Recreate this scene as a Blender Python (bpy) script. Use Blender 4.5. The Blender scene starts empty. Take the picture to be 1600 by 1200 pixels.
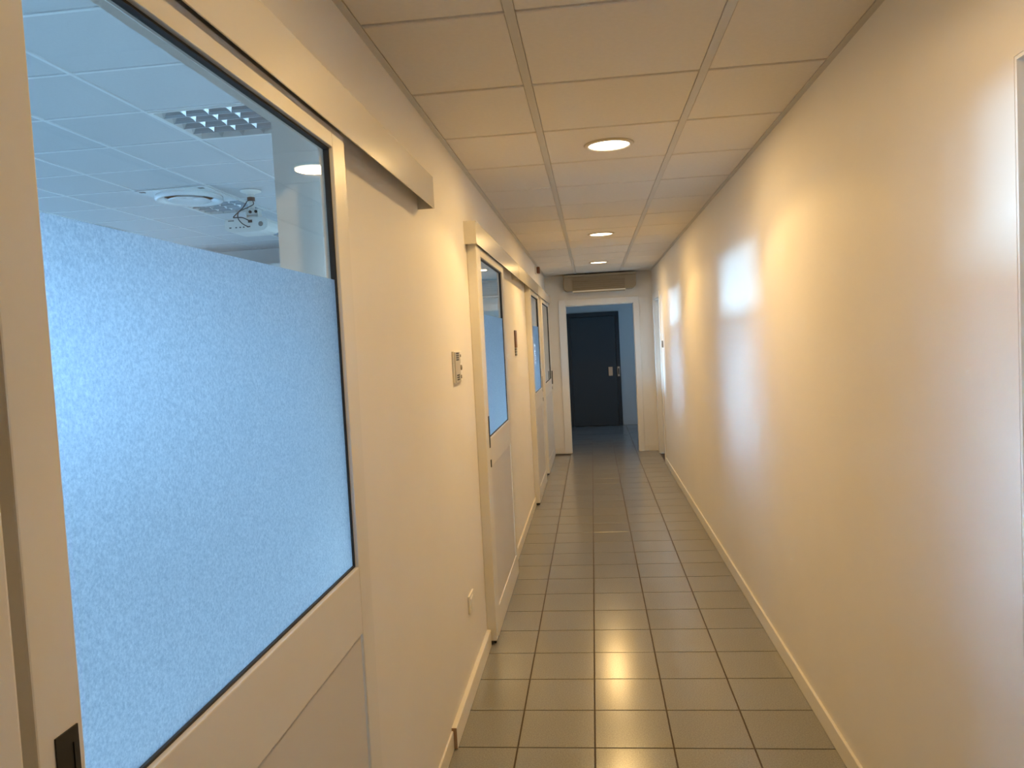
import bpy, bmesh, math, random
from mathutils import Matrix, Vector
random.seed(7)
S = bpy.context.scene
COL = S.collection

# ------------------------------------------------------------------ camera
XL, XR, H = -0.246, 1.213, 2.464          # corridor walls and ceiling
YB, YE, YD = -1.498, 10.575, 13.836       # back wall, end wall, far wall of the lobby
WT = 0.12                                 # wall thickness
RX, RH, RY0, RY1 = -6.2, 2.953, -1.498, 9.58   # teaching room behind the left wall
cam = bpy.data.cameras.new('camera')
cam.sensor_width = 36.0
cam.lens = 36.0 * 1190.77 / 1600
cam.clip_start = 0.02
co = bpy.data.objects.new('camera', cam)
COL.objects.link(co)
YAW, PIT, ROL = 0.107, -0.0532, 0.0518
base = Matrix.Rotation(YAW, 4, 'Z') @ Matrix.Rotation(PIT, 4, 'X') @ Matrix.Rotation(ROL, 4, 'Y')
co.matrix_world = Matrix.Translation((0.3681, 0, 1.572)) @ base @ Matrix.Rotation(math.pi / 2, 4, 'X')
S.camera = co

# ------------------------------------------------------------------ world, sun, exposure
W = bpy.data.worlds.new('sky')
S.world = W
W.use_nodes = True
bg = W.node_tree.nodes['Background']
bg.inputs[0].default_value = (0.27, 0.58, 1.0, 1)
bg.inputs[1].default_value = 12.5
sun = bpy.data.lights.new('hazy_sun_offscreen', 'SUN')
sun.energy = 27.0
sun.angle = math.radians(22)
sun.color = (0.45, 0.72, 1.0)
so = bpy.data.objects.new('hazy_sun_offscreen', sun)
COL.objects.link(so)
so.rotation_euler = Vector((1, 0.0, -0.112)).to_track_quat('-Z', 'Y').to_euler()
so.location = (-12, 4, 6)
vs = S.view_settings
vs.view_transform = 'Standard'
vs.look = 'None'
vs.exposure = 0.0
vs.gamma = 1.0
vs.use_curve_mapping = False
cy = S.cycles
cy.use_denoising = True
cy.max_bounces = 10
cy.diffuse_bounces = 6
cy.glossy_bounces = 5
cy.transmission_bounces = 6
cy.transparent_max_bounces = 16
cy.sample_clamp_indirect = 60.0
cy.caustics_reflective = False
cy.caustics_refractive = True
cy.blur_glossy = 0.5
LAMP = (1.0, 0.635, 0.24)
LAMP_W = 25.0
LENS_E = 7.0

# ------------------------------------------------------------------ materials
MATS = {}


def mat(name, col, rough=0.5, metal=0.0, spec=0.5, noise=0.0, nscale=20.0, bump=0.0, bscale=200.0, rnd=0.0):
    m = bpy.data.materials.new(name)
    m.use_nodes = True
    nt = m.node_tree
    b = nt.nodes['Principled BSDF']
    b.inputs['Roughness'].default_value = rough
    b.inputs['Metallic'].default_value = metal
    b.inputs['Specular IOR Level'].default_value = spec
    b.inputs['Base Color'].default_value = (*col, 1)
    tc = nt.nodes.new('ShaderNodeTexCoord')
    if noise > 0 or rnd > 0:
        n = nt.nodes.new('ShaderNodeTexNoise')
        n.inputs['Scale'].default_value = nscale
        n.inputs['Detail'].default_value = 4
        nt.links.new(tc.outputs['Object'], n.inputs['Vector'])
        mr = nt.nodes.new('ShaderNodeMapRange')
        mr.inputs['From Min'].default_value = 0.3
        mr.inputs['From Max'].default_value = 0.7
        mr.inputs['To Min'].default_value = 1 - noise
        mr.inputs['To Max'].default_value = 1 + noise
        nt.links.new(n.outputs['Fac'], mr.inputs['Value'])
        fac = mr.outputs['Result']
        if rnd > 0:
            oi = nt.nodes.new('ShaderNodeObjectInfo')
            m2 = nt.nodes.new('ShaderNodeMapRange')
            m2.inputs['To Min'].default_value = 1 - rnd
            m2.inputs['To Max'].default_value = 1 + rnd
            nt.links.new(oi.outputs['Random'], m2.inputs['Value'])
            mm = nt.nodes.new('ShaderNodeMath')
            mm.operation = 'MULTIPLY'
            nt.links.new(fac, mm.inputs[0])
            nt.links.new(m2.outputs['Result'], mm.inputs[1])
            fac = mm.outputs['Value']
        vm = nt.nodes.new('ShaderNodeVectorMath')
        vm.operation = 'SCALE'
        vm.inputs[0].default_value = col
        nt.links.new(fac, vm.inputs['Scale'])
        nt.links.new(vm.outputs['Vector'], b.inputs['Base Color'])
    if bump > 0:
        n = nt.nodes.new('ShaderNodeTexNoise')
        n.inputs['Scale'].default_value = bscale
        n.inputs['Detail'].default_value = 3
        nt.links.new(tc.outputs['Object'], n.inputs['Vector'])
        bp = nt.nodes.new('ShaderNodeBump')
        bp.inputs['Strength'].default_value = bump
        bp.inputs['Distance'].default_value = 0.002
        nt.links.new(n.outputs['Fac'], bp.inputs['Height'])
        nt.links.new(bp.outputs['Normal'], b.inputs['Normal'])
    MATS[name] = m
    return m


mat('wall', (0.80, 0.775, 0.73), 0.63, noise=0.012, nscale=3, bump=0.05, bscale=120)
mat('room_wall', (0.76, 0.76, 0.75), 0.6, noise=0.02, nscale=3)
mat('ceil_tile', (0.72, 0.68, 0.62), 0.8, noise=0.02, nscale=60, bump=0.08, bscale=300, rnd=0.015)
mat('ceil_bar', (0.56, 0.54, 0.50), 0.45)
mat('ceil_slab', (0.40, 0.39, 0.37), 0.9)
mat('room_tile', (0.64, 0.65, 0.66), 0.8, noise=0.015, nscale=60, rnd=0.01)
mat('room_white', (0.92, 0.92, 0.92), 0.12, spec=0.9)
mat('room_bar', (0.80, 0.81, 0.81), 0.4)
mat('floor_tile', (0.25, 0.245, 0.232), 0.20, spec=0.5, noise=0.17, nscale=190, bump=0.03, bscale=60, rnd=0.03)
mat('grout', (0.075, 0.055, 0.04), 0.85, noise=0.1, nscale=40)
mat('room_floor', (0.24, 0.23, 0.215), 0.35, noise=0.08, nscale=200)
mat('skirting', (0.80, 0.77, 0.71), 0.35)
mat('skirting_end', (0.35, 0.22, 0.12), 0.6)
mat('alu', (0.74, 0.715, 0.66), 0.33, spec=0.6, noise=0.01, nscale=8)
mat('alu_pelmet', (0.72, 0.69, 0.63), 0.20, spec=0.8)
mat('panel', (0.66, 0.635, 0.60), 0.30, spec=0.6)
mat('gasket', (0.02, 0.018, 0.016), 0.6)
mat('black', (0.012, 0.011, 0.010), 0.45)
mat('track', (0.55, 0.54, 0.52), 0.4, metal=0.8)
mat('white_plastic', (0.80, 0.78, 0.73), 0.35)
mat('grey_plastic', (0.22, 0.21, 0.19), 0.5)
mat('beige_ac', (0.33, 0.285, 0.215), 0.45)
mat('beige_grille', (0.33, 0.285, 0.215), 0.5)
mat('white_frame', (0.80, 0.79, 0.76), 0.4)
mat('dark_door', (0.058, 0.072, 0.080), 0.45)
mat('dark_frame', (0.040, 0.050, 0.056), 0.4)
mat('steel', (0.62, 0.62, 0.62), 0.28, metal=1.0)
mat('louvre', (0.74, 0.75, 0.76), 0.14, metal=1.0)
mat('lamp_tray', (0.60, 0.61, 0.62), 0.3, metal=0.7)
mat('brown', (0.20, 0.10, 0.045), 0.45)
mat('red_plastic', (0.15, 0.055, 0.035), 0.4)
mat('brown_tape', (0.09, 0.04, 0.03), 0.6)
mat('paper', (0.85, 0.87, 0.90), 0.7)
def paper_glow():
    m = MATS['paper']
    nt = m.node_tree
    tl = nt.nodes.new('ShaderNodeBsdfTranslucent')      # thin sheet: daylight shines through it
    tl.inputs[0].default_value = (0.95, 0.95, 0.95, 1)
    mx = nt.nodes.new('ShaderNodeMixShader')
    mx.inputs[0].default_value = 0.6
    out = nt.nodes['Material Output']
    nt.links.new(nt.nodes['Principled BSDF'].outputs[0], mx.inputs[1])
    nt.links.new(tl.outputs[0], mx.inputs[2])
    nt.links.new(mx.outputs[0], out.inputs[0])


paper_glow()
mat('ink', (0.08, 0.08, 0.12), 0.7)
mat('ring', (0.60, 0.55, 0.46), 0.3)
mat('cover_grey', (0.50, 0.47, 0.41), 0.45)
mat('ground', (0.42, 0.42, 0.41), 0.9, noise=0.15, nscale=1)


def glass_mat(name, tint, fac=1.0):
    m = bpy.data.materials.new(name)
    m.use_nodes = True
    nt = m.node_tree
    nt.nodes.clear()
    out = nt.nodes.new('ShaderNodeOutputMaterial')
    mix = nt.nodes.new('ShaderNodeMixShader')
    tr = nt.nodes.new('ShaderNodeBsdfTransparent')
    tr.inputs[0].default_value = (*tint, 1)
    gl = nt.nodes.new('ShaderNodeBsdfGlossy')
    gl.inputs['Roughness'].default_value = 0.005
    fr = nt.nodes.new('ShaderNodeFresnel')
    ge = nt.nodes.new('ShaderNodeNewGeometry')     # same reflectance from both sides of the sheet
    mr = nt.nodes.new('ShaderNodeMapRange')
    mr.inputs['To Min'].default_value = 1.5
    mr.inputs['To Max'].default_value = 1 / 1.5
    nt.links.new(ge.outputs['Backfacing'], mr.inputs['Value'])
    nt.links.new(mr.outputs['Result'], fr.inputs['IOR'])
    mu = nt.nodes.new('ShaderNodeMath')
    mu.operation = 'MULTIPLY'
    mu.inputs[1].default_value = fac
    nt.links.new(fr.outputs[0], mu.inputs[0])
    nt.links.new(mu.outputs[0], mix.inputs[0])
    nt.links.new(tr.outputs[0], mix.inputs[1])
    nt.links.new(gl.outputs[0], mix.inputs[2])
    nt.links.new(mix.outputs[0], out.inputs[0])
    MATS[name] = m


glass_mat('glass', (0.90, 0.95, 0.95), 1.25)
glass_mat('window_glass', (0.95, 0.97, 0.98), 1.0)


def film_mat():
    m = bpy.data.materials.new('film')
    m.use_nodes = True
    nt = m.node_tree
    nt.nodes.clear()
    out = nt.nodes.new('ShaderNodeOutputMaterial')
    tc = nt.nodes.new('ShaderNodeTexCoord')
    n = nt.nodes.new('ShaderNodeTexNoise')
    n.inputs['Scale'].default_value = 250
    n.inputs['Detail'].default_value = 3
    n.inputs['Roughness'].default_value = 0.7
    nt.links.new(tc.outputs['Object'], n.inputs['Vector'])
    cr = nt.nodes.new('ShaderNodeValToRGB')
    cr.color_ramp.elements[0].position = 0.3
    cr.color_ramp.elements[0].color = (0.64, 0.68, 0.72, 1)
    cr.color_ramp.elements[1].position = 0.72
    cr.color_ramp.elements[1].color = (0.97, 0.98, 1.0, 1)
    nt.links.new(n.outputs['Fac'], cr.inputs[0])
    bp = nt.nodes.new('ShaderNodeBump')
    bp.inputs['Strength'].default_value = 0.25
    bp.inputs['Distance'].default_value = 0.001
    nt.links.new(n.outputs['Fac'], bp.inputs['Height'])
    rf = nt.nodes.new('ShaderNodeBsdfRefraction')
    rf.inputs['Roughness'].default_value = 0.45
    rf.inputs['IOR'].default_value = 1.45
    tl = nt.nodes.new('ShaderNodeBsdfTranslucent')
    df = nt.nodes.new('ShaderNodeBsdfDiffuse')
    for b in (rf, tl, df):
        nt.links.new(cr.outputs[0], b.inputs['Color'])
    nt.links.new(bp.outputs[0], rf.inputs['Normal'])
    m1 = nt.nodes.new('ShaderNodeMixShader')
    m1.inputs[0].default_value = 0.12
    nt.links.new(rf.outputs[0], m1.inputs[1])
    nt.links.new(tl.outputs[0], m1.inputs[2])
    m2 = nt.nodes.new('ShaderNodeMixShader')
    m2.inputs[0].default_value = 0.03
    nt.links.new(m1.outputs[0], m2.inputs[1])
    nt.links.new(df.outputs[0], m2.inputs[2])
    nt.links.new(m2.outputs[0], out.inputs[0])
    MATS['film'] = m


film_mat()


def lens_mat():
    m = bpy.data.materials.new('lens')
    m.use_nodes = True
    nt = m.node_tree
    nt.nodes.clear()
    out = nt.nodes.new('ShaderNodeOutputMaterial')
    em = nt.nodes.new('ShaderNodeEmission')
    tc = nt.nodes.new('ShaderNodeTexCoord')
    v = nt.nodes.new('ShaderNodeTexVoronoi')
    v.inputs['Scale'].default_value = 28
    nt.links.new(tc.outputs['Object'], v.inputs['Vector'])
    cr = nt.nodes.new('ShaderNodeValToRGB')
    cr.color_ramp.elements[0].color = (1.0, 0.93, 0.72, 1)
    cr.color_ramp.elements[1].color = (1.0, 0.80, 0.58, 1)
    cr.color_ramp.elements[1].position = 0.8
    nt.links.new(v.outputs['Distance'], cr.inputs[0])
    nt.links.new(cr.outputs[0], em.inputs[0])
    em.inputs[1].default_value = LENS_E
    nt.links.new(em.outputs[0], out.inputs[0])
    MATS['lens'] = m


lens_mat()

# ------------------------------------------------------------------ helpers


def tag(o, label=None, cat=None, group=None, kind=None):
    if label:
        o['label'] = label
    if cat:
        o['category'] = cat
    if group:
        o['group'] = group
    if kind:
        o['kind'] = kind
    return o


def link(name, me, material, parent=None, loc=None):
    o = bpy.data.objects.new(name, me)
    COL.objects.link(o)
    if material and not me.materials:
        me.materials.append(MATS[material])
    if parent:
        o.parent = parent
        # parts are written in world coordinates
        if loc is None:
            o.matrix_parent_inverse = Matrix.Translation(-parent.matrix_world.translation) if parent.type == 'EMPTY' else Matrix.Identity(4)
    if loc is not None:
        o.location = loc
    return o


def empty(name, loc):
    o = bpy.data.objects.new(name, None)
    o.empty_display_size = 0.05
    o.location = loc
    COL.objects.link(o)
    o.matrix_world = Matrix.Translation(loc)
    return o


def mesh_of(bm, name, smooth=False):
    me = bpy.data.meshes.new(name)
    bmesh.ops.recalc_face_normals(bm, faces=bm.faces)
    if smooth:
        for f in bm.faces:
            f.smooth = True
    bm.to_mesh(me)
    bm.free()
    return me


def addbox(bm, x0, x1, y0, y1, z0, z1):
    vs_ = [bm.verts.new(p) for p in ((x0, y0, z0), (x1, y0, z0), (x1, y1, z0), (x0, y1, z0), (x0, y0, z1), (x1, y0, z1), (x1, y1, z1), (x0, y1, z1))]
    for f in ((0, 3, 2, 1), (4, 5, 6, 7), (0, 1, 5, 4), (1, 2, 6, 5), (2, 3, 7, 6), (3, 0, 4, 7)):
        bm.faces.new([vs_[i] for i in f])


def boxes(name, bl, material, parent=None, bevel=0.0, seg=2):
    bm = bmesh.new()
    for b in bl:
        addbox(bm, *b)
    if bevel > 0:
        bmesh.ops.bevel(bm, geom=list(bm.edges), offset=bevel, segments=seg, affect='EDGES', profile=0.6)
    return link(name, mesh_of(bm, name), material, parent)


def box(name, b, material, parent=None, bevel=0.0, seg=2):
    return boxes(name, [b], material, parent, bevel, seg)


def lathe(name, prof, material, center, parent=None, seg=40, axis='Z', smooth=True):
    bm = bmesh.new()
    rings = []
    for (r, h) in prof:
        ring = []
        for k in range(seg):
            a = 2 * math.pi * k / seg
            c, s = r * math.cos(a), r * math.sin(a)
            p = {'Z': (c, s, h), 'X': (h, c, s), 'Y': (c, h, s)}[axis]
            ring.append(bm.verts.new(Vector(p) + Vector(center)))
        rings.append(ring)
    for a, b in zip(rings, rings[1:]):
        for k in range(seg):
            bm.faces.new((a[k], a[(k + 1) % seg], b[(k + 1) % seg], b[k]))
    bm.faces.new(rings[0])
    bm.faces.new(rings[-1])
    bmesh.ops.remove_doubles(bm, verts=bm.verts, dist=1e-6)
    me = mesh_of(bm, name, smooth)
    return link(name, me, material, parent)


def tube(name, pts, r, material, parent=None, seg=8):
    bm = bmesh.new()
    P = []
    n = len(pts)
    for i in range(n - 1):      # catmull-rom
        p0 = Vector(pts[max(i - 1, 0)]); p1 = Vector(pts[i]); p2 = Vector(pts[i + 1]); p3 = Vector(pts[min(i + 2, n - 1)])
        for t in (0, .25, .5, .75):
            P.append(0.5 * ((2 * p1) + (-p0 + p2) * t + (2 * p0 - 5 * p1 + 4 * p2 - p3) * t * t + (-p0 + 3 * p1 - 3 * p2 + p3) * t ** 3))
    P.append(Vector(pts[-1]))
    prev = None
    first = None
    for i, q in enumerate(P):
        d = (P[min(i + 1, len(P) - 1)] - P[max(i - 1, 0)]).normalized()
        u = d.cross(Vector((0.31, 0.87, 0.38))).normalized()
        v = d.cross(u)
        ring = [bm.verts.new(q + r * (math.cos(2 * math.pi * k / seg) * u + math.sin(2 * math.pi * k / seg) * v)) for k in range(seg)]
        if prev:
            for k in range(seg):
                bm.faces.new((prev[k], prev[(k + 1) % seg], ring[(k + 1) % seg], ring[k]))
        else:
            first = ring
        prev = ring
    bm.faces.new(first)
    bm.faces.new(prev)
    return link(name, mesh_of(bm, name, True), material, parent)


def prism(name, poly, axis, a, b, material, parent=None, bevel=0.0):
    """poly: list of 2D points extruded along axis from a to b"""
    bm = bmesh.new()

    def P(u, v, t):
        return {'X': (t, u, v), 'Y': (u, t, v), 'Z': (u, v, t)}[axis]
    A = [bm.verts.new(P(u, v, a)) for u, v in poly]
    B = [bm.verts.new(P(u, v, b)) for u, v in poly]
    bm.faces.new(A)
    bm.faces.new(B)
    n = len(poly)
    for i in range(n):
        bm.faces.new((A[i], A[(i + 1) % n], B[(i + 1) % n], B[i]))
    if bevel:
        bmesh.ops.bevel(bm, geom=list(bm.edges), offset=bevel, segments=2, affect='EDGES')
    return link(name, mesh_of(bm, name), material, parent)


def rot_slab(x0, x1, y0, y1, z0, z1):
    return (x0, x1, y0, y1, z0, z1)


def struct(o, label, cat):
    return tag(o, label, cat, kind='structure')


# ------------------------------------------------------------------ shell
def wall_y(name, x0, x1, y0, y1, ztop, openings, material, label, cat='wall'):
    """wall along Y with rectangular openings (ya, yb, za, zb)"""
    bl = []
    cur = y0
    for (ya, yb, za, zb) in sorted(openings):
        if ya > cur:
            bl.append((x0, x1, cur, ya, -0.05, ztop))
        if za > 0:
            bl.append((x0, x1, ya, yb, -0.05, za))
        if zb < ztop:
            bl.append((x0, x1, ya, yb, zb, ztop))
        cur = yb
    if cur < y1:
        bl.append((x0, x1, cur, y1, -0.05, ztop))
    return struct(boxes(name, bl, material), label, cat)


OFF = [0.0, 3.30, 6.68, 8.31]                 # door offsets along the corridor
L_OPEN = [(0.715 + d, 1.775 + d, 0, 2.125) for d in OFF[:3]] + [(9.025, 10.44, 0, 2.125)]
wall_y('wall_left', XL - WT, XL, YB, YD + WT, RH + 0.12, L_OPEN, 'wall', 'cream painted corridor wall with the sliding glazed doors')
R_OPEN = [(0.72, 1.619, 0, 2.08), (9.49, 10.29, 0, 2.05)]
wall_y('wall_right', XR, XR + WT, YB, YE + WT, H + 0.05, R_OPEN, 'wall', 'long plain cream corridor wall without glazing')
struct(box('wall_back', (XL, XR, YB - WT, YB, -0.05, H + 0.05), 'wall'), 'cream wall closing the corridor opposite its lobby end', 'wall')
struct(boxes('wall_end', [(XL, 0.021, YE, YE + WT, -0.05, H + 0.05), (0.957, XR, YE, YE + WT, -0.05, H + 0.05), (0.021, 0.957, YE, YE + WT, 2.046, H + 0.05)], 'wall'),
       'end wall of the corridor with a wide cased opening', 'wall')
# lobby beyond the opening
VX = 2.5
struct(box('wall_lobby_far', (XL, VX, YD, YD + WT, -0.05, H + 0.05), 'wall'), 'far lobby wall around the dark grey door', 'wall')
wall_y('wall_lobby_right', VX, VX + WT, YE, YD + WT, H + 0.05, [(12.0, 12.7, 1.2, 2.0)], 'wall', 'side wall of the lobby with its daylight window')
struct(box('wall_lobby_near', (XR + WT, VX, YE, YE + WT, -0.05, H + 0.05), 'wall'), 'lobby wall returning beside the cased opening', 'wall')

# teaching room behind the left wall
WIN = [(-0.9, 0.9), (1.2, 3.0), (3.3, 5.1), (5.4, 7.2), (7.5, 8.6), (8.75, 9.5)]
WIN2 = [(9.75, 12.6)]
wall_y('wall_window_side', RX - 0.3, RX, RY0 - WT, YD, RH + 0.12, [(a, b, 0.95, 2.22) for a, b in WIN + WIN2], 'room_wall', 'outer wall of the teaching room with its windows')
struct(box('wall_room_far', (RX, -2.4, RY1, RY1 + 0.1, -0.05, RH + 0.12), 'room_wall'), 'far wall of the teaching room behind the projector', 'wall')
struct(box('wall_room_near', (RX, XL - WT, RY0 - WT, RY0, -0.05, RH + 0.12), 'room_wall'), 'near wall of the teaching room', 'wall')
struct(box('wall_office_far', (RX, XL - WT, YD - 1.0, YD - 0.9, -0.05, RH + 0.12), 'room_wall'), 'far wall of the small office next to the teaching room', 'wall')
struct(box('floor_teaching_room', (RX - 0.3, XL, RY0 - WT, YD, -0.1, 0.0), 'room_floor'), 'grey floor of the teaching room behind the frosted glass', 'floor')
struct(box('ground', (-60, RX - 0.3, -50, 60, -0.2, -0.12), 'ground'), 'ground outside the windows', 'ground')


def window(n, x, y0, y1, z0, z1, label, portal_dir):
    e = empty('window_%d' % n, (x, (y0 + y1) / 2, z0))
    struct(e, label, 'window')
    fw = 0.05
    box('frame', (x - .03, x + .03, y0, y0 + fw, z0, z1), 'white_frame', e)
    box('frame', (x - .03, x + .03, y1 - fw, y1, z0, z1), 'white_frame', e)
    box('frame', (x - .03, x + .03, y0 + fw, y1 - fw, z0, z0 + fw), 'white_frame', e)
    box('frame', (x - .03, x + .03, y0 + fw, y1 - fw, z1 - fw, z1), 'white_frame', e)
    ym = (y0 + y1) / 2
    box('mullion', (x - .03, x + .03, ym - .03, ym + .03, z0 + fw, z1 - fw), 'white_frame', e)
    for a, b in ((y0 + fw, ym - .03), (ym + .03, y1 - fw)):
        bm = bmesh.new()
        bm.faces.new([bm.verts.new(p) for p in ((x, a, z0 + fw), (x, b, z0 + fw), (x, b, z1 - fw), (x, a, z1 - fw))])
        link('pane', mesh_of(bm, 'pane'), 'window_glass', e)
    L = bpy.data.lights.new(('window_lobby_offscreen' if portal_dir < 0 else 'window_left_offscreen'), 'AREA')
    L.shape = 'RECTANGLE'
    L.size = y1 - y0
    L.size_y = z1 - z0
    L.cycles.is_portal = True
    o = bpy.data.objects.new(('window_lobby_offscreen' if portal_dir < 0 else 'window_left_offscreen'), L)
    COL.objects.link(o)
    o.location = (x - 0.06 * portal_dir, (y0 + y1) / 2, (z0 + z1) / 2)
    o.rotation_euler = Vector((portal_dir, 0, 0)).to_track_quat('-Z', 'Z').to_euler()
    o.rotation_euler = (math.pi / 2, 0, -math.pi / 2 * portal_dir)


for i, (a, b) in enumerate(WIN):
    window(i + 1, RX - 0.2, a, b, 0.95, 2.22, 'white framed window in the outer wall of the teaching room', 1)
window(8, RX - 0.2, *WIN2[0], 0.95, 2.22, 'white framed window of the small office', 1)
window(7, VX + 0.06, 12.0, 12.7, 1.2, 2.0, 'white framed side window of the lobby', -1)

# ------------------------------------------------------------------ floor tiles (30 cm)
fl = struct(boxes('floor', [(XL, XR + WT, YB, YE + WT, -0.1, -0.003), (XL, VX, YE + WT, YD, -0.1, -0.003)], 'grout'), 'glossy grey beige floor tiles with dark joints along the corridor', 'floor')


def tile_mesh(w, d):
    bm = bmesh.new()
    c = 0.0012
    t, lo = 0.0, -0.004
    q = [(0, 0), (w, 0), (w, d), (0, d)]
    i = [(c, c), (w - c, c), (w - c, d - c), (c, d - c)]
    A = [bm.verts.new((x, y, lo)) for x, y in q]
    B = [bm.verts.new((x, y, t - 0.0008)) for x, y in q]
    C = [bm.verts.new((x, y, t)) for x, y in i]
    for k in range(4):
        bm.faces.new((A[k], A[(k + 1) % 4], B[(k + 1) % 4], B[k]))
        bm.faces.new((B[k], B[(k + 1) % 4], C[(k + 1) % 4], C[k]))
    bm.faces.new(C)
    return mesh_of(bm, 'tile')


TM = {}


def tile(name, x0, x1, y0, y1, z, parent, material, j=0.006, cache=TM):
    w, d = round(x1 - x0 - j, 4), round(y1 - y0 - j, 4)
    key = (w, d, material)
    if key not in cache:
        cache[key] = tile_mesh(w, d)
        cache[key].materials.append(MATS[material])
    o = bpy.data.objects.new(name, cache[key])
    COL.objects.link(o)
    o.parent = parent
    o.location = (x0 + j / 2, y0 + j / 2, z)
    return o


FX, FY, FS = 0.0086, 2.8696, 0.30
for k in range(-9, 37):
    y0 = FY + k * FS
    y1 = y0 + FS
    if y0 > YD:
        break
    y1 = min(y1, YD)
    far = y0 > YE - 0.2
    for i in range(-1, 6 if far else 4):
        x0 = max(FX + i * FS, XL)
        x1 = FX + (i + 1) * FS
        if y0 < YE + WT and y1 > YE and (i < 0 or i > 3):
            continue
        tile('floor_tile', x0, x1, y0, y1, 0.0, fl, 'floor_tile')
bm = bmesh.new()
for k in range(-15, -9):
    for i in range(-1, 4):
        x0 = max(FX + i * FS, XL)
        y0 = max(FY + k * FS, YB)
        addbox(bm, x0 + .003, FX + (i + 1) * FS - .003, y0 + .003, FY + (k + 1) * FS - .003, -0.004, 0.0)
for k in range(26, 37):
    for i in range(6, 9):
        y0 = FY + k * FS
        if y0 > YE + WT:
            addbox(bm, FX + i * FS + .003, min(FX + (i + 1) * FS, VX) - .003, y0 + .003, min(y0 + FS, YD) - .003, -0.004, 0.0)
tag(link('floor_tile_rest', mesh_of(bm, 'floor_tile_rest'), 'floor_tile', fl), kind='stuff')

# ------------------------------------------------------------------ corridor ceiling
ce = struct(boxes('ceiling', [(XL, XR + WT, YB, YE + WT, H + 0.016, H + 0.06), (XL, VX + WT, YE + WT, YD + WT, H + 0.016, H + 0.06)], 'ceil_slab'),
            'suspended ceiling of pale square panels on grey bars', 'ceiling')
CX, CY, CS = 0.188, 2.102, 0.60
BARX = [CX, CX + CS]
cm = {}


def panel_mesh(w, d, m):
    key = (round(w, 4), round(d, 4), m)
    if key not in cm:
        b = bmesh.new()
        addbox(b, 0, w, 0, d, 0, 0.014)
        bmesh.ops.bevel(b, geom=[e for e in b.edges if all(v.co.z < 0.001 for v in e.verts)], offset=0.003, segments=1, affect='EDGES')
        cm[key] = mesh_of(b, 'ceiling_panel')
        cm[key].materials.append(MATS[m])
    return cm[key]


def panel(parent, x0, x1, y0, y1, z, m):
    o = bpy.data.objects.new('ceiling_panel', panel_mesh(x1 - x0, y1 - y0, m))
    COL.objects.link(o)
    o.parent = parent
    o.location = (x0, y0, z)


hb = 0.014
cols = [(XL + 0.022, CX - hb), (CX + hb, CX + CS - hb), (CX + CS + hb, XR - 0.022)]
for k in range(-6, 15):
    y0, y1 = CY + k * CS, min(CY + (k + 1) * CS, YE)
    if y0 >= YE - 0.02:
        break
    for (x0, x1) in cols:
        panel(ce, x0, x1, y0 + 0.0085, y1 - 0.0085, H + 0.0005, 'ceil_tile')
for x in BARX:
    box('grid_bar', (x - hb, x + hb, YB, YE, H - 0.002, H + 0.012), 'ceil_bar', ce, 0.0008, 1)
box('wall_angle', (XL, XL + 0.022, YB, YE, H - 0.002, H + 0.010), 'ceil_bar', ce)
box('wall_angle', (XR - 0.022, XR, YB, YE, H - 0.002, H + 0.010), 'ceil_bar', ce)
box('wall_angle', (XL + 0.022, XR - 0.022, YE - 0.022, YE, H - 0.003, H + 0.010), 'ceil_bar', ce)
box('lobby_panel', (XL, VX, YE + WT, YD, H + 0.002, H + 0.016), 'ceil_tile', ce)

for k in range(-6, 15):
    y = CY + k * CS
    if YB + .05 < y < YE - .05:
        for (x0, x1) in cols:
            box('cross_bar', (x0, x1, y - .010, y + .010, H + .0115, H + .0155), 'ceil_bar', ce)

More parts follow.
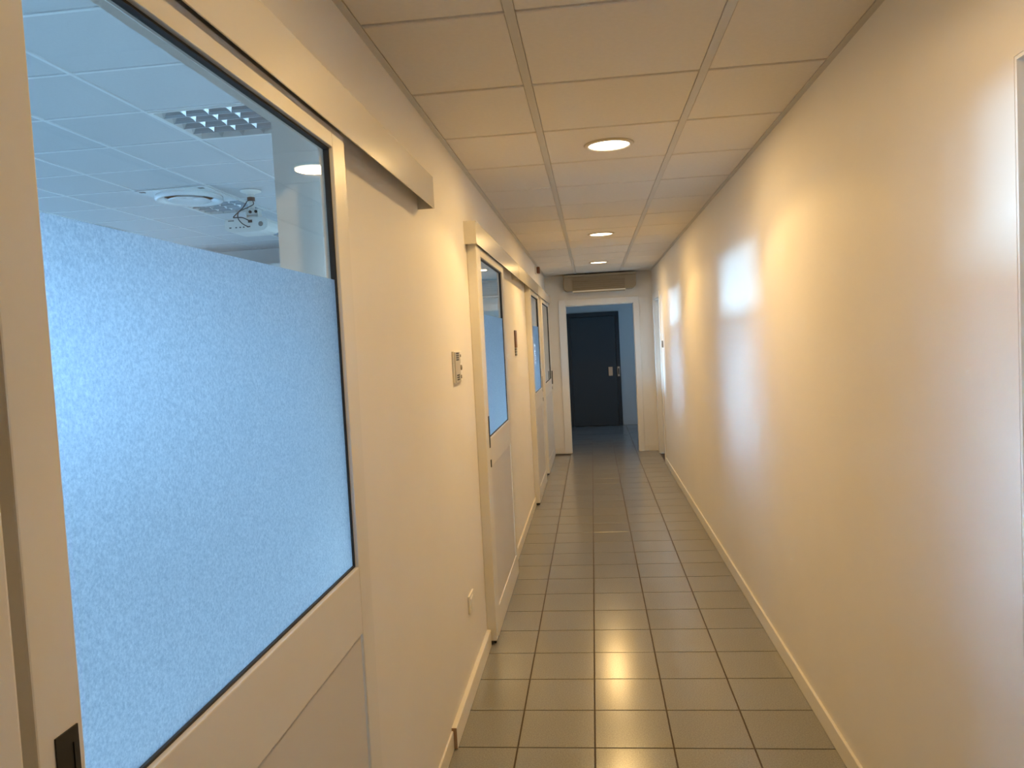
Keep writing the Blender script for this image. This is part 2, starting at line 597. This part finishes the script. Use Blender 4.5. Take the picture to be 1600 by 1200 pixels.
# ------------------------------------------------------------------ downlights
DL = [(1.202, 'round ceiling downlight between the deep doorway and the glazed door opposite it'),
      (3.602, 'round glowing downlight, the one over the wall thermostat and socket'),
      (6.602, 'round glowing downlight, the middle one along the corridor ceiling'),
      (9.002, 'round glowing downlight next to the air conditioner')]
for y, lab in DL:
    c = (0.488, y, H - 0.002)
    e = tag(empty('downlight', c), lab, 'ceiling light', 'downlights along the corridor ceiling')
    lathe('trim_ring', [(0.094, 0.0), (0.094, -0.004), (0.100, -0.007), (0.108, -0.006), (0.116, 0.002), (0.094, 0.002)], 'ring', c, e, 48)
    b = bmesh.new()
    seg = 36
    ctr = b.verts.new((0, 0, -0.001))
    prev = [b.verts.new((0.05 * math.cos(a), 0.05 * math.sin(a), -0.001 + random.uniform(-.0006, .0006))) for a in [2 * math.pi * q / seg for q in range(seg)]]
    for k in range(seg):
        b.faces.new((ctr, prev[k], prev[(k + 1) % seg]))
    nxt = [b.verts.new((0.095 * math.cos(a), 0.095 * math.sin(a), -0.001)) for a in [2 * math.pi * q / seg for q in range(seg)]]
    for k in range(seg):
        b.faces.new((prev[k], nxt[k], nxt[(k + 1) % seg], prev[(k + 1) % seg]))
    bmesh.ops.translate(b, verts=b.verts, vec=c)
    link('diffuser', mesh_of(b, 'diffuser'), 'lens', e)
    L = bpy.data.lights.new(('downlight_beam' if y > 2 else 'downlight_beam_offscreen'), 'SPOT')
    L.energy = LAMP_W * (1.25 if y > 2 else 0.8)
    L.color = LAMP
    L.spot_size = math.radians(131)
    L.spot_blend = 0.22
    L.shadow_soft_size = 0.06
    o = bpy.data.objects.new(('downlight_beam' if y > 2 else 'downlight_beam_offscreen'), L)
    COL.objects.link(o)
    o.location = (c[0], c[1], H - 0.014)
    o.rotation_euler = (math.radians(-13 if y > 2 else 28), 0, 0)      # near-end lean; offscreen lamp tilted the other way to keep the first stile dark
    L2 = bpy.data.lights.new(('downlight_glow' if y > 2 else 'downlight_glow_offscreen'), 'AREA')
    L2.shape = 'DISK'
    L2.size = 0.18
    L2.energy = LAMP_W * (0.45 if y > 2 else 0.25)
    L2.color = LAMP
    o2 = bpy.data.objects.new(('downlight_glow' if y > 2 else 'downlight_glow_offscreen'), L2)
    COL.objects.link(o2)
    o2.location = (c[0], c[1], H - 0.012)

# ------------------------------------------------------------------ skirting boards
BH, BT = 0.08, 0.012


def skirt(name, b, label, bevel=0.002):
    return struct(box(name, b, 'skirting', None, bevel, 1), label, 'baseboard')


sk = skirt('baseboard_right', (XR - BT, XR, 1.625, 9.41, 0.001, BH), 'cream skirting board along the plain wall')
skirt('baseboard_right_near', (XR - BT, XR, YB, 0.71, 0.001, BH), 'short cream skirting board before the wall doorway')
skirt('baseboard_left_parking', (XL, XL + 0.008, 1.83, 2.85, 0.001, BH - 0.004), 'thin skirting strip on the wall where the first glazed door slides')
o = skirt('baseboard_left', (XL, XL + 0.021, 2.853, 3.868, 0.001, BH + 0.006), 'thicker skirting board below the thermostat and socket')
box('cut_end', (XL + 0.0005, XL + 0.0205, 2.8515, 2.8528, 0.002, BH + 0.005), 'skirting_end', o)
skirt('baseboard_left_middle', (XL, XL + BT, 5.12, 7.262, 0.001, BH), 'skirting board below the narrow door sign')
skirt('baseboard_left_near', (XL, XL + BT, YB, 0.56, 0.001, BH), 'skirting board before the first glazed door')
skirt('baseboard_end_left', (XL + 0.03, -0.07, YE - BT, YE, 0.001, BH), 'short skirting on the end wall beside the last glazed door')
skirt('baseboard_end_right', (1.028, XR - 0.03, YE - BT, YE, 0.001, BH), 'short skirting on the end wall beside the recessed white door')
skirt('baseboard_lobby', (0.875, VX, YD - BT, YD, 0.001, BH), 'skirting on the lobby wall beside the dark door')

# ------------------------------------------------------------------ sliding doors on the left wall
FXF = -0.200          # front face of the leaves
FXB = -0.236
GX = -0.216           # glass plane
WHERE = ['opposite the deep doorway, frosted below a clear strip', 'after the thermostat, frosted to eye height', 'with a white notice on its pane', 'next to the end wall, with clear glass']


def leaf(n, d, where, film=True, far_handle=False):
    e = struct(empty('door_%d' % n, ((FXF + FXB) / 2, 1.244 + d, 0.012)), 'cream aluminium sliding door ' + where, 'door')
    y0, y1, g0, g1 = 0.684 + d, 1.804 + d, 0.752 + d, 1.718 + d
    if n == 4:
        y1, g1 = 10.47, 10.385
    zb, zp, zm, zg, zt, z1 = 0.006, 0.150, 0.905, 1.066, 2.040, 2.086
    bv = 0.0025
    box('stile', (FXB, FXF, y0, g0, zb, z1), 'alu', e, bv)
    box('stile', (FXB, FXF, g1, y1, zb, z1), 'alu', e, bv)
    box('top_rail', (FXB, FXF, g0 + .0006, g1 - .0006, zt, z1), 'alu', e, bv)
    box('middle_rail', (FXB, FXF, g0 + .0006, g1 - .0006, zm + .003, zg), 'alu', e, bv)
    box('bottom_rail', (FXB, FXF, g0 + .0006, g1 - .0006, zb, zp), 'alu', e, bv)
    box('lower_panel', (FXB + .006, FXF - .005, g0 + .004, g1 - .004, zp + .001, zm), 'panel', e, 0.001)
    box('light_stop', (FXB + .004, FXF - .006, y0 + .004, y1 - .004, z1 + .0005, 2.132), 'track', e)  # solid strip added to stop room daylight leaking over the leaf
    # dark glazing gasket round the pane
    t = 0.005
    gk = []
    for (a, b_, c, f) in ((g0, g0 + t, zg, zt), (g1 - t, g1, zg, zt), (g0 + t, g1 - t, zg, zg + t), (g0 + t, g1 - t, zt - t, zt)):
        gk.append((GX - 0.006, GX + 0.007, a + .0004, b_ - .0004, c + .0004, f - .0004))
    boxes('glazing_gasket', gk, 'gasket', e)
    bm = bmesh.new()
    bm.faces.new([bm.verts.new(p) for p in ((GX, g0 + t, zg + t), (GX, g1 - t, zg + t), (GX, g1 - t, zt - t), (GX, g0 + t, zt - t))])
    pane = link('glass_pane', mesh_of(bm, 'glass_pane'), 'glass', e)
    if film:
        bm = bmesh.new()
        addbox(bm, GX + .0008, GX + .0022, g0 + t, g1 - t, zg + t, 1.739)
        f = link('frosted_film', mesh_of(bm, 'frosted_film'), 'film', pane)
        f['label'] = 'frosted privacy film below the clear strip'
        # narrow overlap strip of film along the bottom
    # flush pull
    yh = (g1 + y1) / 2 + .005 if far_handle else y0 + 0.041
    hz0, hz1 = 1.02, 1.19
    if n == 4:
        hp = box('flush_pull', (FXF - .001, FXF + .012, yh - .02, yh + .02, hz0 - .03, hz1 - .02), 'black', e, 0.002)
    else:
        hp = boxes('flush_pull', [(FXF - .001, FXF + .0018, yh - .017, yh + .017, hz1 - .016, hz1), (FXF - .001, FXF + .0018, yh - .017, yh + .017, hz0, hz0 + .016),
                                  (FXF - .001, FXF + .0018, yh - .017, yh - .009, hz0 + .016, hz1 - .016), (FXF - .001, FXF + .0018, yh + .009, yh + .017, hz0 + .016, hz1 - .016)], 'black', e)
        box('pull_recess', (FXF - .001, FXF + .0006, yh - .009, yh + .009, hz0 + .016, hz1 - .016), 'black', hp)
    lk = box('lock', (FXF - .001, FXF + .004, yh - .008, yh + .012, 0.915, 0.955), 'black', e, 0.001)
    # post on the closing side
    pe = struct(boxes('trim_%d' % n, [(XL, -0.196, 0.575 + d, 0.662 + d, 0.022, 2.130)], 'alu', None, 0.004),
                ['cream jamb post of the glazed door opposite the deep doorway', 'cream jamb post rising beside the socket plate', 'slim cream jamb post before the door with the notice', 'slim cream jamb post before the last glazed door'][n - 1], 'trim')
    boxes('gap_stop', [(XL + .001, -0.231, 0.6622 + d, 0.682 + d, 0.02, 2.132)], 'alu', pe)  # strip added in the gap to block room daylight past the leaf edge
    boxes('floor_guide', [(XL + .004, -0.222, 0.578 + d, 0.612 + d, 0.001, 0.0215), (-0.216, -0.204, 0.60 + d, 0.655 + d, 0.001, 0.0215)], 'black', pe, 0.003)
    return e


leaf(1, OFF[0], WHERE[0])
leaf(2, OFF[1], WHERE[1])
leaf(3, OFF[2], WHERE[2], far_handle=True)
leaf(4, OFF[3], WHERE[3], film=False, far_handle=True)

PEL = [(0.516, 2.789, 'cream track cover above the glazed door opposite the deep doorway'),
       (3.816, 6.098, 'cream track cover starting above the thermostat wall'),
       (6.104, 8.366, 'cream track cover above the door with the notice'),
       (8.372, YE - 0.006, 'cream track cover running up to the end wall')]
for (a, b, lab) in PEL:
    e = tag(empty('track_cover', (XL, (a + b) / 2, 2.085)), lab, 'track cover', 'track covers above the sliding doors')
    # hollow box: front and top sheet, end caps, rail inside
    prism('cover', [(XL, 2.195), (XL, 2.192), (-0.187, 2.192), (-0.187, 2.081), (-0.184, 2.081), (-0.184, 2.195)], 'Y', a + .003, b - .003, 'alu_pelmet', e)
    box('end_cap', (XL, -0.1842, a, a + .0025, 2.081, 2.195), 'alu_pelmet', e)
    box('end_cap', (XL, -0.1842, b - .0025, b, 2.081, 2.195), 'alu_pelmet', e)
    box('slide_rail', (XL + .001, XL + .045, a + .004, b - .004, 2.135, 2.19), 'track', e)

# ------------------------------------------------------------------ end opening casing
cs = struct(empty('trim_5', (0.489, YE, 0)), 'white casing around the wide opening at the corridor end', 'trim')
for (x0, x1, z0, z1) in ((-0.069, 0.021, 0, 2.128), (0.957, 1.027, 0, 2.128), (0.021, 0.957, 2.046, 2.128)):
    box('casing', (x0, x1, YE - 0.022, YE - 0.0005, z0 + .001, z1), 'white_frame', cs, 0.002)
for b in ((0.0212, 0.030, YE - 0.0005, YE + WT, 0.001, 2.037), (0.948, 0.9568, YE - 0.0005, YE + WT, 0.001, 2.037), (0.0212, 0.9568, YE - 0.0005, YE + WT, 2.037, 2.0455)):
    box('jamb', b, 'white_frame', cs)

# dark lobby door
dd = struct(empty('door_5', (0.39, YD, 0)), 'dark grey lobby door in a dark frame', 'door')
for b in ((-0.08, -0.015, YD - .05, YD, 0.001, 2.05), (0.792, 0.86, YD - .05, YD, 0.001, 2.05), (-0.015, 0.792, YD - .05, YD, 1.972, 2.05)):
    box('frame', b, 'dark_frame', dd, 0.003)
lf = box('leaf', (-0.012, 0.789, YD - .042, YD - .002, 0.008, 1.969), 'dark_door', dd, 0.002)
hd = box('handle_plate', (0.642, 0.716, YD - .056, YD - .042, 0.90, 1.06), 'steel', lf, 0.004)
box('strike_plate', (0.800, 0.842, YD - .055, YD - .05, 0.885, 1.06), 'steel', dd, 0.001)
box('strike_slot', (0.812, 0.832, YD - .0565, YD - .055, 0.92, 1.03), 'black', dd)

# white recessed door in the right wall, near the end
struct(boxes('trim_6', [(XR + .001, XR + WT, 1.611, 1.6185, 0.001, 2.072), (XR + .001, XR + WT, 0.7205, 0.728, 0.001, 2.072), (XR + .001, XR + WT, 0.7205, 1.6185, 2.072, 2.0795)], 'white_frame'), 'cream lining of the deep doorway in the plain wall', 'trim')
wd = struct(empty('door_6', (XR, 9.89, 0)), 'white recessed side door near the end wall', 'door')
for b in ((XR - .014, XR - .0005, 9.42, 9.492, 0.001, 2.122), (XR - .014, XR - .0005, 10.288, 10.36, 0.001, 2.122), (XR - .014, XR - .0005, 9.492, 10.288, 2.05, 2.122)):
    box('casing', b, 'white_frame', wd, 0.002)
for b in ((XR, XR + WT, 9.4905, 9.498, 0.001, 2.042), (XR, XR + WT, 10.282, 10.2895, 0.001, 2.042), (XR, XR + WT, 9.4905, 10.2895, 2.042, 2.0495)):
    box('jamb', b, 'white_frame', wd)
lf = box('leaf', (XR + .05, XR + .09, 9.50, 10.28, 0.006, 2.04), 'panel', wd, 0.002)
box('lock', (XR + .04, XR + .05, 9.54, 9.58, 1.0, 1.06), 'black', lf, 0.002)

# doorway on the right, next to the viewer: reveal with a closed door set back
nd = struct(empty('door_7', (XR + .35, 1.17, 0)), 'closed cream door set back in the deep doorway of the plain wall', 'door')
box('leaf', (XR + .36, XR + .40, 0.66, 1.66, 0.005, 2.09), 'panel', nd, 0.002)
struct(boxes('wall_doorway', [(XR + WT, XR + .42, 1.619, 1.72, 0, H), (XR + WT, XR + .42, 0.62, 0.72, 0, H), (XR + WT, XR + .42, 0.72, 1.619, 2.08, H), (XR + .401, XR + .45, 0.62, 1.72, 0, H)], 'wall'), 'deep reveal walls of the doorway in the plain wall', 'wall')
struct(box('floor_doorway', (XR + WT, XR + .42, 0.72, 1.619, -0.1, 0), 'floor_tile'), 'tiled threshold of the doorway in the plain wall', 'floor')

# ------------------------------------------------------------------ small things on the left wall
t = tag(empty('thermostat', (XL, 3.40, 1.40)), 'cream wall thermostat with vent slots at both ends', 'thermostat')
box('body', (XL + .0005, XL + .011, 3.300, 3.495, 1.408, 1.550), 'white_plastic', t, 0.003)
cv = box('cover_panel', (XL + .011, XL + .015, 3.304, 3.425, 1.412, 1.546), 'cover_grey', t, 0.001)
for (zb_, nk) in ((1.508, 4), (1.420, 3)):
    for k in range(nk):
        for q in range(3):
            box('vent_slot', (XL + .0148, XL + .0156, 3.326 + q * .024, 3.347 + q * .024, zb_ + k * .0095, zb_ + .0065 + k * .0095), 'black', cv)
lathe('dial', [(0.012, 0), (0.011, .005), (0.007, .006)], 'grey_plastic', (XL + .011, 3.455, 1.474), t, 20, 'X')
box('button', (XL + .011, XL + .0135, 3.446, 3.462, 1.522, 1.534), 'grey_plastic', t, 0.001)
box('button', (XL + .011, XL + .0135, 3.446, 3.462, 1.424, 1.440), 'grey_plastic', t, 0.001)
box('label_strip', (XL + .011, XL + .0114, 3.452, 3.458, 1.494, 1.512), 'cover_grey', t)

s_ = tag(empty('wall_socket', (XL, 3.42, 0.35)), 'small white socket plate low on the wall', 'socket')
box('plate', (XL + .0005, XL + .009, 3.358, 3.478, 0.352, 0.434), 'white_plastic', s_, 0.003)
for k in range(3):
    box('module', (XL + .0085, XL + .0115, 3.384 + k * .0235, 3.4065 + k * .0235, 0.370, 0.416), 'white_plastic', s_, 0.001)

g = tag(empty('door_sign', (XL, 6.12, 1.47)), 'narrow brown door sign with grey strip on the cream wall', 'sign')
box('plate', (XL + .0005, XL + .012, 6.055, 6.165, 1.535, 1.675), 'brown', g, 0.002)
for k in range(3):
    box('strip', (XL + .0005, XL + .009, 6.058, 6.162, 1.472 + k * .021, 1.489 + k * .021), 'grey_plastic', g, 0.001)

a = tag(empty('alarm_sounder', (XL, 8.84, 2.36)), 'small reddish alarm box high on the wall by the ceiling', 'alarm')
box('base', (XL + .0005, XL + .02, 8.79, 8.89, 2.355, 2.44), 'white_plastic', a, 0.004)
box('cover', (XL + .02, XL + .055, 8.795, 8.885, 2.36, 2.435), 'red_plastic', a, 0.008)

pn = tag(empty('paper_notice', (-0.204, 7.78, 1.36)), 'white paper notice taped to the frosted pane', 'paper')
bm = bmesh.new()
bm.faces.new([bm.verts.new(p) for p in ((-0.2131, 7.66, 1.352), (-0.2131, 7.87, 1.352), (-0.2131, 7.87, 1.556), (-0.2131, 7.66, 1.556))])
link('sheet', mesh_of(bm, 'sheet'), 'paper', pn)
lathe('emblem', [(0.022, 0), (0.022, 0.0004)], 'ink', (-0.2128, 7.765, 1.51), pn, 20, 'X')
for k in range(5):
    box('text_line', (-0.2128, -0.2125, 7.685, 7.845 - (k % 2) * .03, 1.38 + k * .02, 1.385 + k * .02), 'ink', pn)

sg = tag(empty('small_sign', (XR, 9.28, 1.43)), 'small dark door sign on the plain wall by the white side door', 'sign')
box('plate', (XR - .012, XR - .0005, 9.24, 9.33, 1.43, 1.51), 'grey_plastic', sg, 0.001)
box('insert', (XR - .0135, XR - .012, 9.25, 9.32, 1.44, 1.475), 'brown', sg)

# ------------------------------------------------------------------ air conditioner above the opening
ac = tag(empty('air_conditioner', (0.507, YE, 2.20)), 'beige fan coil unit under the ceiling above the opening', 'air conditioner')
y0, y1 = 10.36, YE - 0.001


def rr(x0, x1, z0, z1, r):
    pts = [(x0, z1), (x1, z1)]
    for k in range(7):
        a_ = math.pi / 2 * k / 6
        pts.append((x1 - r + r * math.cos(a_), z0 + r - r * math.sin(a_)))
    for k in range(7):
        a_ = math.pi / 2 * k / 6
        pts.append((x0 + r - r * math.sin(a_), z0 + r - r * math.cos(a_)))
    return pts


prism('housing', rr(0.022, 0.992, 2.232, 2.412, 0.06), 'Y', y0, y1, 'beige_ac', ac, 0.004)
box('top_shelf', (0.016, 0.998, y0 - .012, y1, 2.414, 2.446), 'beige_ac', ac, 0.004)
gr = box('grille_frame', (0.142, 0.850, y0 - .006, y0 + .004, 2.246, 2.392), 'beige_grille', ac, 0.002)
for k in range(5):
    box('slat', (0.152, 0.840, y0 - .034, y0 - .006, 2.252 + k * .0275, 2.261 + k * .0275), 'beige_ac', gr, 0.002, 1)
box('outlet_lip', (0.142, 0.850, y0 - .02, y0 + .10, 2.214, 2.2315), 'white_plastic', ac, 0.002)
box('outlet_slot', (0.152, 0.842, y0 - .018, y0 + .09, 2.205, 2.214), 'beige_ac', ac)

# ------------------------------------------------------------------ teaching room ceiling
GXR, GYR = -2.03, 4.06
rc = struct(box('ceiling_teaching_room', (RX, XL - WT, RY0, YD, RH + 0.09, RH + 0.15), 'ceil_slab'), 'white gridded ceiling of the teaching room', 'ceiling')
xs = [GXR + .6 * k for k in range(-7, 4)]
ys = [GYR + .6 * k for k in range(-10, 17)]
FIXT = {(-1, 0): 'louvre', (-2, 4): 'louvre', (-2, 7): 'louvre', (-2, 3): 'diff', (-4, 5): 'diff'}
bars = 0.010
bm = bmesh.new()
for k in range(-8, 3):
    x0, x1 = max(GXR + .6 * k, RX), min(GXR + .6 * (k + 1), XL - WT)
    if x1 - x0 < 0.05:
        continue
    for j in range(-10, 10):
        yy0, yy1 = max(GYR + .6 * j, RY0), min(GYR + .6 * (j + 1), RY1)
        if yy1 - yy0 < 0.05:
            continue
        kk = (k + 1 - 1, j)
        if (k, j) in ((0, 0), (-2, 4), (-2, 7), (-2, 3), (-5, 5)):
            continue
        if j >= -3:
            panel(rc, x0 + .013, x1 - .013, yy0 + .013, yy1 - .013, RH + 0.003, 'room_tile')
        else:
            addbox(bm, x0 + .013, x1 - .013, yy0 + .013, yy1 - .013, RH + 0.003, RH + .017)
tag(link('panel_rest', mesh_of(bm, 'panel_rest'), 'room_tile', rc), kind='stuff')
for k in range(-6, 3):
    x = GXR + .6 * k
    box('grid_bar', (x - .009, x + .009, RY0, RY1, RH - .001, RH + .030), 'room_bar', rc)
for j in range(-9, 10):
    y = GYR + .6 * j
    if RY0 < y < RY1:
        box('cross_bar', (RX, XL - WT, y - .009, y + .009, RH, RH + .029), 'room_bar', rc)


def louvre_light(k, j, lab):
    x0, y0_ = GXR + .6 * k + .012, GYR + .6 * j + .012
    x1, y1_ = x0 + .576, y0_ + .576
    e = tag(empty('louvre_light', ((x0 + x1) / 2, (y0_ + y1_) / 2, RH)), lab, 'ceiling light', 'louvre lights in the teaching room')
    box('tray', (x0, x1, y0_, y1_, RH + .058, RH + .060), 'lamp_tray', e)
    fw = .018
    for b in ((x0, x0 + fw, y0_, y1_, RH - .004, RH + .058), (x1 - fw, x1, y0_, y1_, RH - .004, RH + .058), (x0 + fw, x1 - fw, y0_, y0_ + fw, RH - .004, RH + .058), (x0 + fw, x1 - fw, y1_ - fw, y1_, RH - .004, RH + .058)):
        box('frame', b, 'white_frame', e)
    # parabolic spines along x, 5 rows; cross blades 4 per row
    w = (y1_ - y0_ - 2 * fw) / 5
    for r in range(6):
        yc = y0_ + fw + r * w
        h = .014
        poly = [(yc - .002, RH - .002), (yc - .008, RH + .012), (yc - .018, RH + .032), (yc - .034, RH + .050), (yc + .034, RH + .050), (yc + .018, RH + .032), (yc + .008, RH + .012), (yc + .002, RH - .002)]
        if 0 < r < 5:
            prism('spine', poly, 'X', x0 + fw, x1 - fw, 'louvre', e)
    w2 = (x1 - x0 - 2 * fw) / 4
    for c in range(1, 4):
        xc = x0 + fw + c * w2
        for r in range(5):
            bmx = bmesh.new()
            ya, yb = y0_ + fw + r * w + .003, y0_ + fw + (r + 1) * w - .003
            n = 6
            for q in range(n):      # curved lower edge of each blade
                u0, u1 = q / n, (q + 1) / n
                za = RH - .001 + .010 * (1 - (2 * u0 - 1) ** 2)
                zb = RH - .001 + .010 * (1 - (2 * u1 - 1) ** 2)
                p = [(xc - .0015, ya + (yb - ya) * u0, za), (xc - .0015, ya + (yb - ya) * u1, zb), (xc - .02, ya + (yb - ya) * u1, RH + .045), (xc - .02, ya + (yb - ya) * u0, RH + .045)]
                p2 = [(2 * xc - a_, b_, c_) for a_, b_, c_ in p]
                v1 = [bmx.verts.new(z) for z in p]
                v2 = [bmx.verts.new(z) for z in p2]
                bmx.faces.new(v1)
                bmx.faces.new(v2)
                bmx.faces.new((v1[0], v1[1], v2[1], v2[0]))
            bmesh.ops.remove_doubles(bmx, verts=bmx.verts, dist=1e-6)
            link('cross_blade', mesh_of(bmx, 'cross_blade'), 'louvre', e)


louvre_light(0, 0, 'square louvre light in the teaching room ceiling, the one closest to the corridor glass')
louvre_light(-2, 4, 'square louvre light adjoining the round air diffuser')
louvre_light(-2, 7, 'square louvre light beyond the projector')


def diffuser(k, j, lab):
    cx_, cy_ = GXR + .6 * k + .3, GYR + .6 * j + .3
    e = tag(empty('air_diffuser', (cx_, cy_, RH)), lab, 'air vent', 'air diffusers in the teaching room')
    b = box('plate', (cx_ - .298, cx_ + .298, cy_ - .298, cy_ + .298, RH - .012, RH - .002), 'room_white', e, 0.003)
    lathe('outer_cone', [(.265, -.012), (.27, -.045), (.255, -.052), (.20, -.022), (.20, -.012)], 'room_white', (cx_, cy_, RH), e, 40)
    lathe('inner_cone', [(.10, -.012), (.17, -.046), (.16, -.052), (.09, -.026), (.03, -.026), (.02, -.012)], 'room_white', (cx_, cy_, RH), e, 40)
    for sx in (-1, 1):
        box('clip', (cx_ + sx * .25 - .02, cx_ + sx * .25 + .02, cy_ - .29, cy_ - .255, RH - .016, RH - .012), 'grey_plastic', e)


diffuser(-2, 3, 'white square air diffuser with a round cone beside the projector')
diffuser(-5, 5, 'white square air diffuser on the window side of the room')

# ------------------------------------------------------------------ projector
px, py = -2.40, 6.173
pj = tag(empty('projector', (px, py, RH)), 'white ceiling projector on a short pole with black cables', 'projector')
lathe('ceiling_plate', [(.085, 0.0), (.085, -.008), (.05, -.016), (.03, -.03)], 'white_plastic', (px, py, RH - .0015), pj, 28)
lathe('pole', [(.026, -.03), (.026, -.16)], 'white_plastic', (px, py, RH), pj, 20)
lathe('tape_band', [(.031, -.056), (.031, -.088)], 'brown_tape', (px, py, RH), pj, 20)
boxes('tilt_joint', [(px - .03, px + .06, py - .03, py + .03, RH - .205, RH - .155), (px - .04, px - .03, py - .035, py + .035, RH - .235, RH - .16), (px + .06, px + .07, py - .035, py + .035, RH - .235, RH - .16)], 'white_plastic', pj, 0.004)
lathe('knob', [(.012, 0), (.012, -.012)], 'black', (px + .0, py - .03, RH - .18), pj, 14, 'Y')
lathe('knob', [(.012, 0), (.012, -.012)], 'black', (px + .05, py - .03, RH - .18), pj, 14, 'Y')
lathe('mount_disc', [(.04, -.215), (.075, -.235), (.075, -.245)], 'white_plastic', (px + .02, py, RH), pj, 24)
bz0, bz1 = RH - .345, RH - .245
yf = py - .13
body = prism('body', [(px - .185, bz0 + .02), (px - .17, bz0 + .004), (px - .12, bz0 - .012), (px + .10, bz0 - .012), (px + .155, bz0), (px + .18, bz0 + .025), (px + .182, bz1 - .03), (px + .165, bz1 - .006), (px + .10, bz1), (px - .16, bz1), (px - .185, bz1 - .015)], 'Y', yf, py + .13, 'white_plastic', pj, 0.006)
for k, (u, w_) in enumerate(((-.135, .018), (-.085, .014), (-.05, .014), (-.02, .012), (.015, .012))):
    box('port', (px + u - w_ / 2, px + u + w_ / 2, yf - .002, yf + .001, bz0 + .022, bz0 + .031), 'black', body)
box('power_inlet', (px + .02, px + .055, yf - .003, yf + .001, bz1 - .04, bz1 - .018), 'black', body)
box('vent_strip', (px - .15, px - .10, yf - .002, yf + .001, bz1 - .022, bz1 - .012), 'grey_plastic', body)
lathe('side_boss', [(.022, 0), (.018, -.006)], 'grey_plastic', (px + .125, yf + .002, bz0 + .045), body, 18, 'Y')
tube('power_cable', [(px - .022, py - .03, RH - .09), (px - .045, py - .07, RH - .15), (px - .09, yf - .02, RH - .232), (px - .08, yf - .015, RH - .240), (px - .02, yf - .015, RH - .243), (px + .04, yf - .004, bz1 - .03)], .0042, 'black', pj)
tube('video_cable', [(px + .024, py - .02, RH - .09), (px + .038, py - .05, RH - .125), (px + .0, py - .10, RH - .16), (px - .04, yf - .03, RH - .20), (px - .045, yf - .04, RH - .25), (px - .02, yf - .035, RH - .29), (px + .02, yf - .015, RH - .318), (px + .035, yf - .002, bz0 + .03)], .0042, 'black', pj)

# far wall of the teaching room: a pale glazed partition
pw = tag(empty('wall_cabinet', (-3.6, RY1, 2.05)), 'pale tall cupboard doors against the far teaching room wall', 'cabinet')
box('carcass', (-5.2, -2.6, RY1 - .42, RY1 - .001, 0.001, 2.72), 'room_wall', pw, 0.003)
for k in range(5):
    dr = box('cupboard_door', (-5.19 + k * .518, -5.19 + k * .518 + .508, RY1 - .44, RY1 - .421, 0.08, 2.71), 'white_frame', pw, 0.003)
    box('handle', (-5.19 + k * .518 + .45, -5.19 + k * .518 + .47, RY1 - .46, RY1 - .441, 2.0, 2.15), 'black', dr)
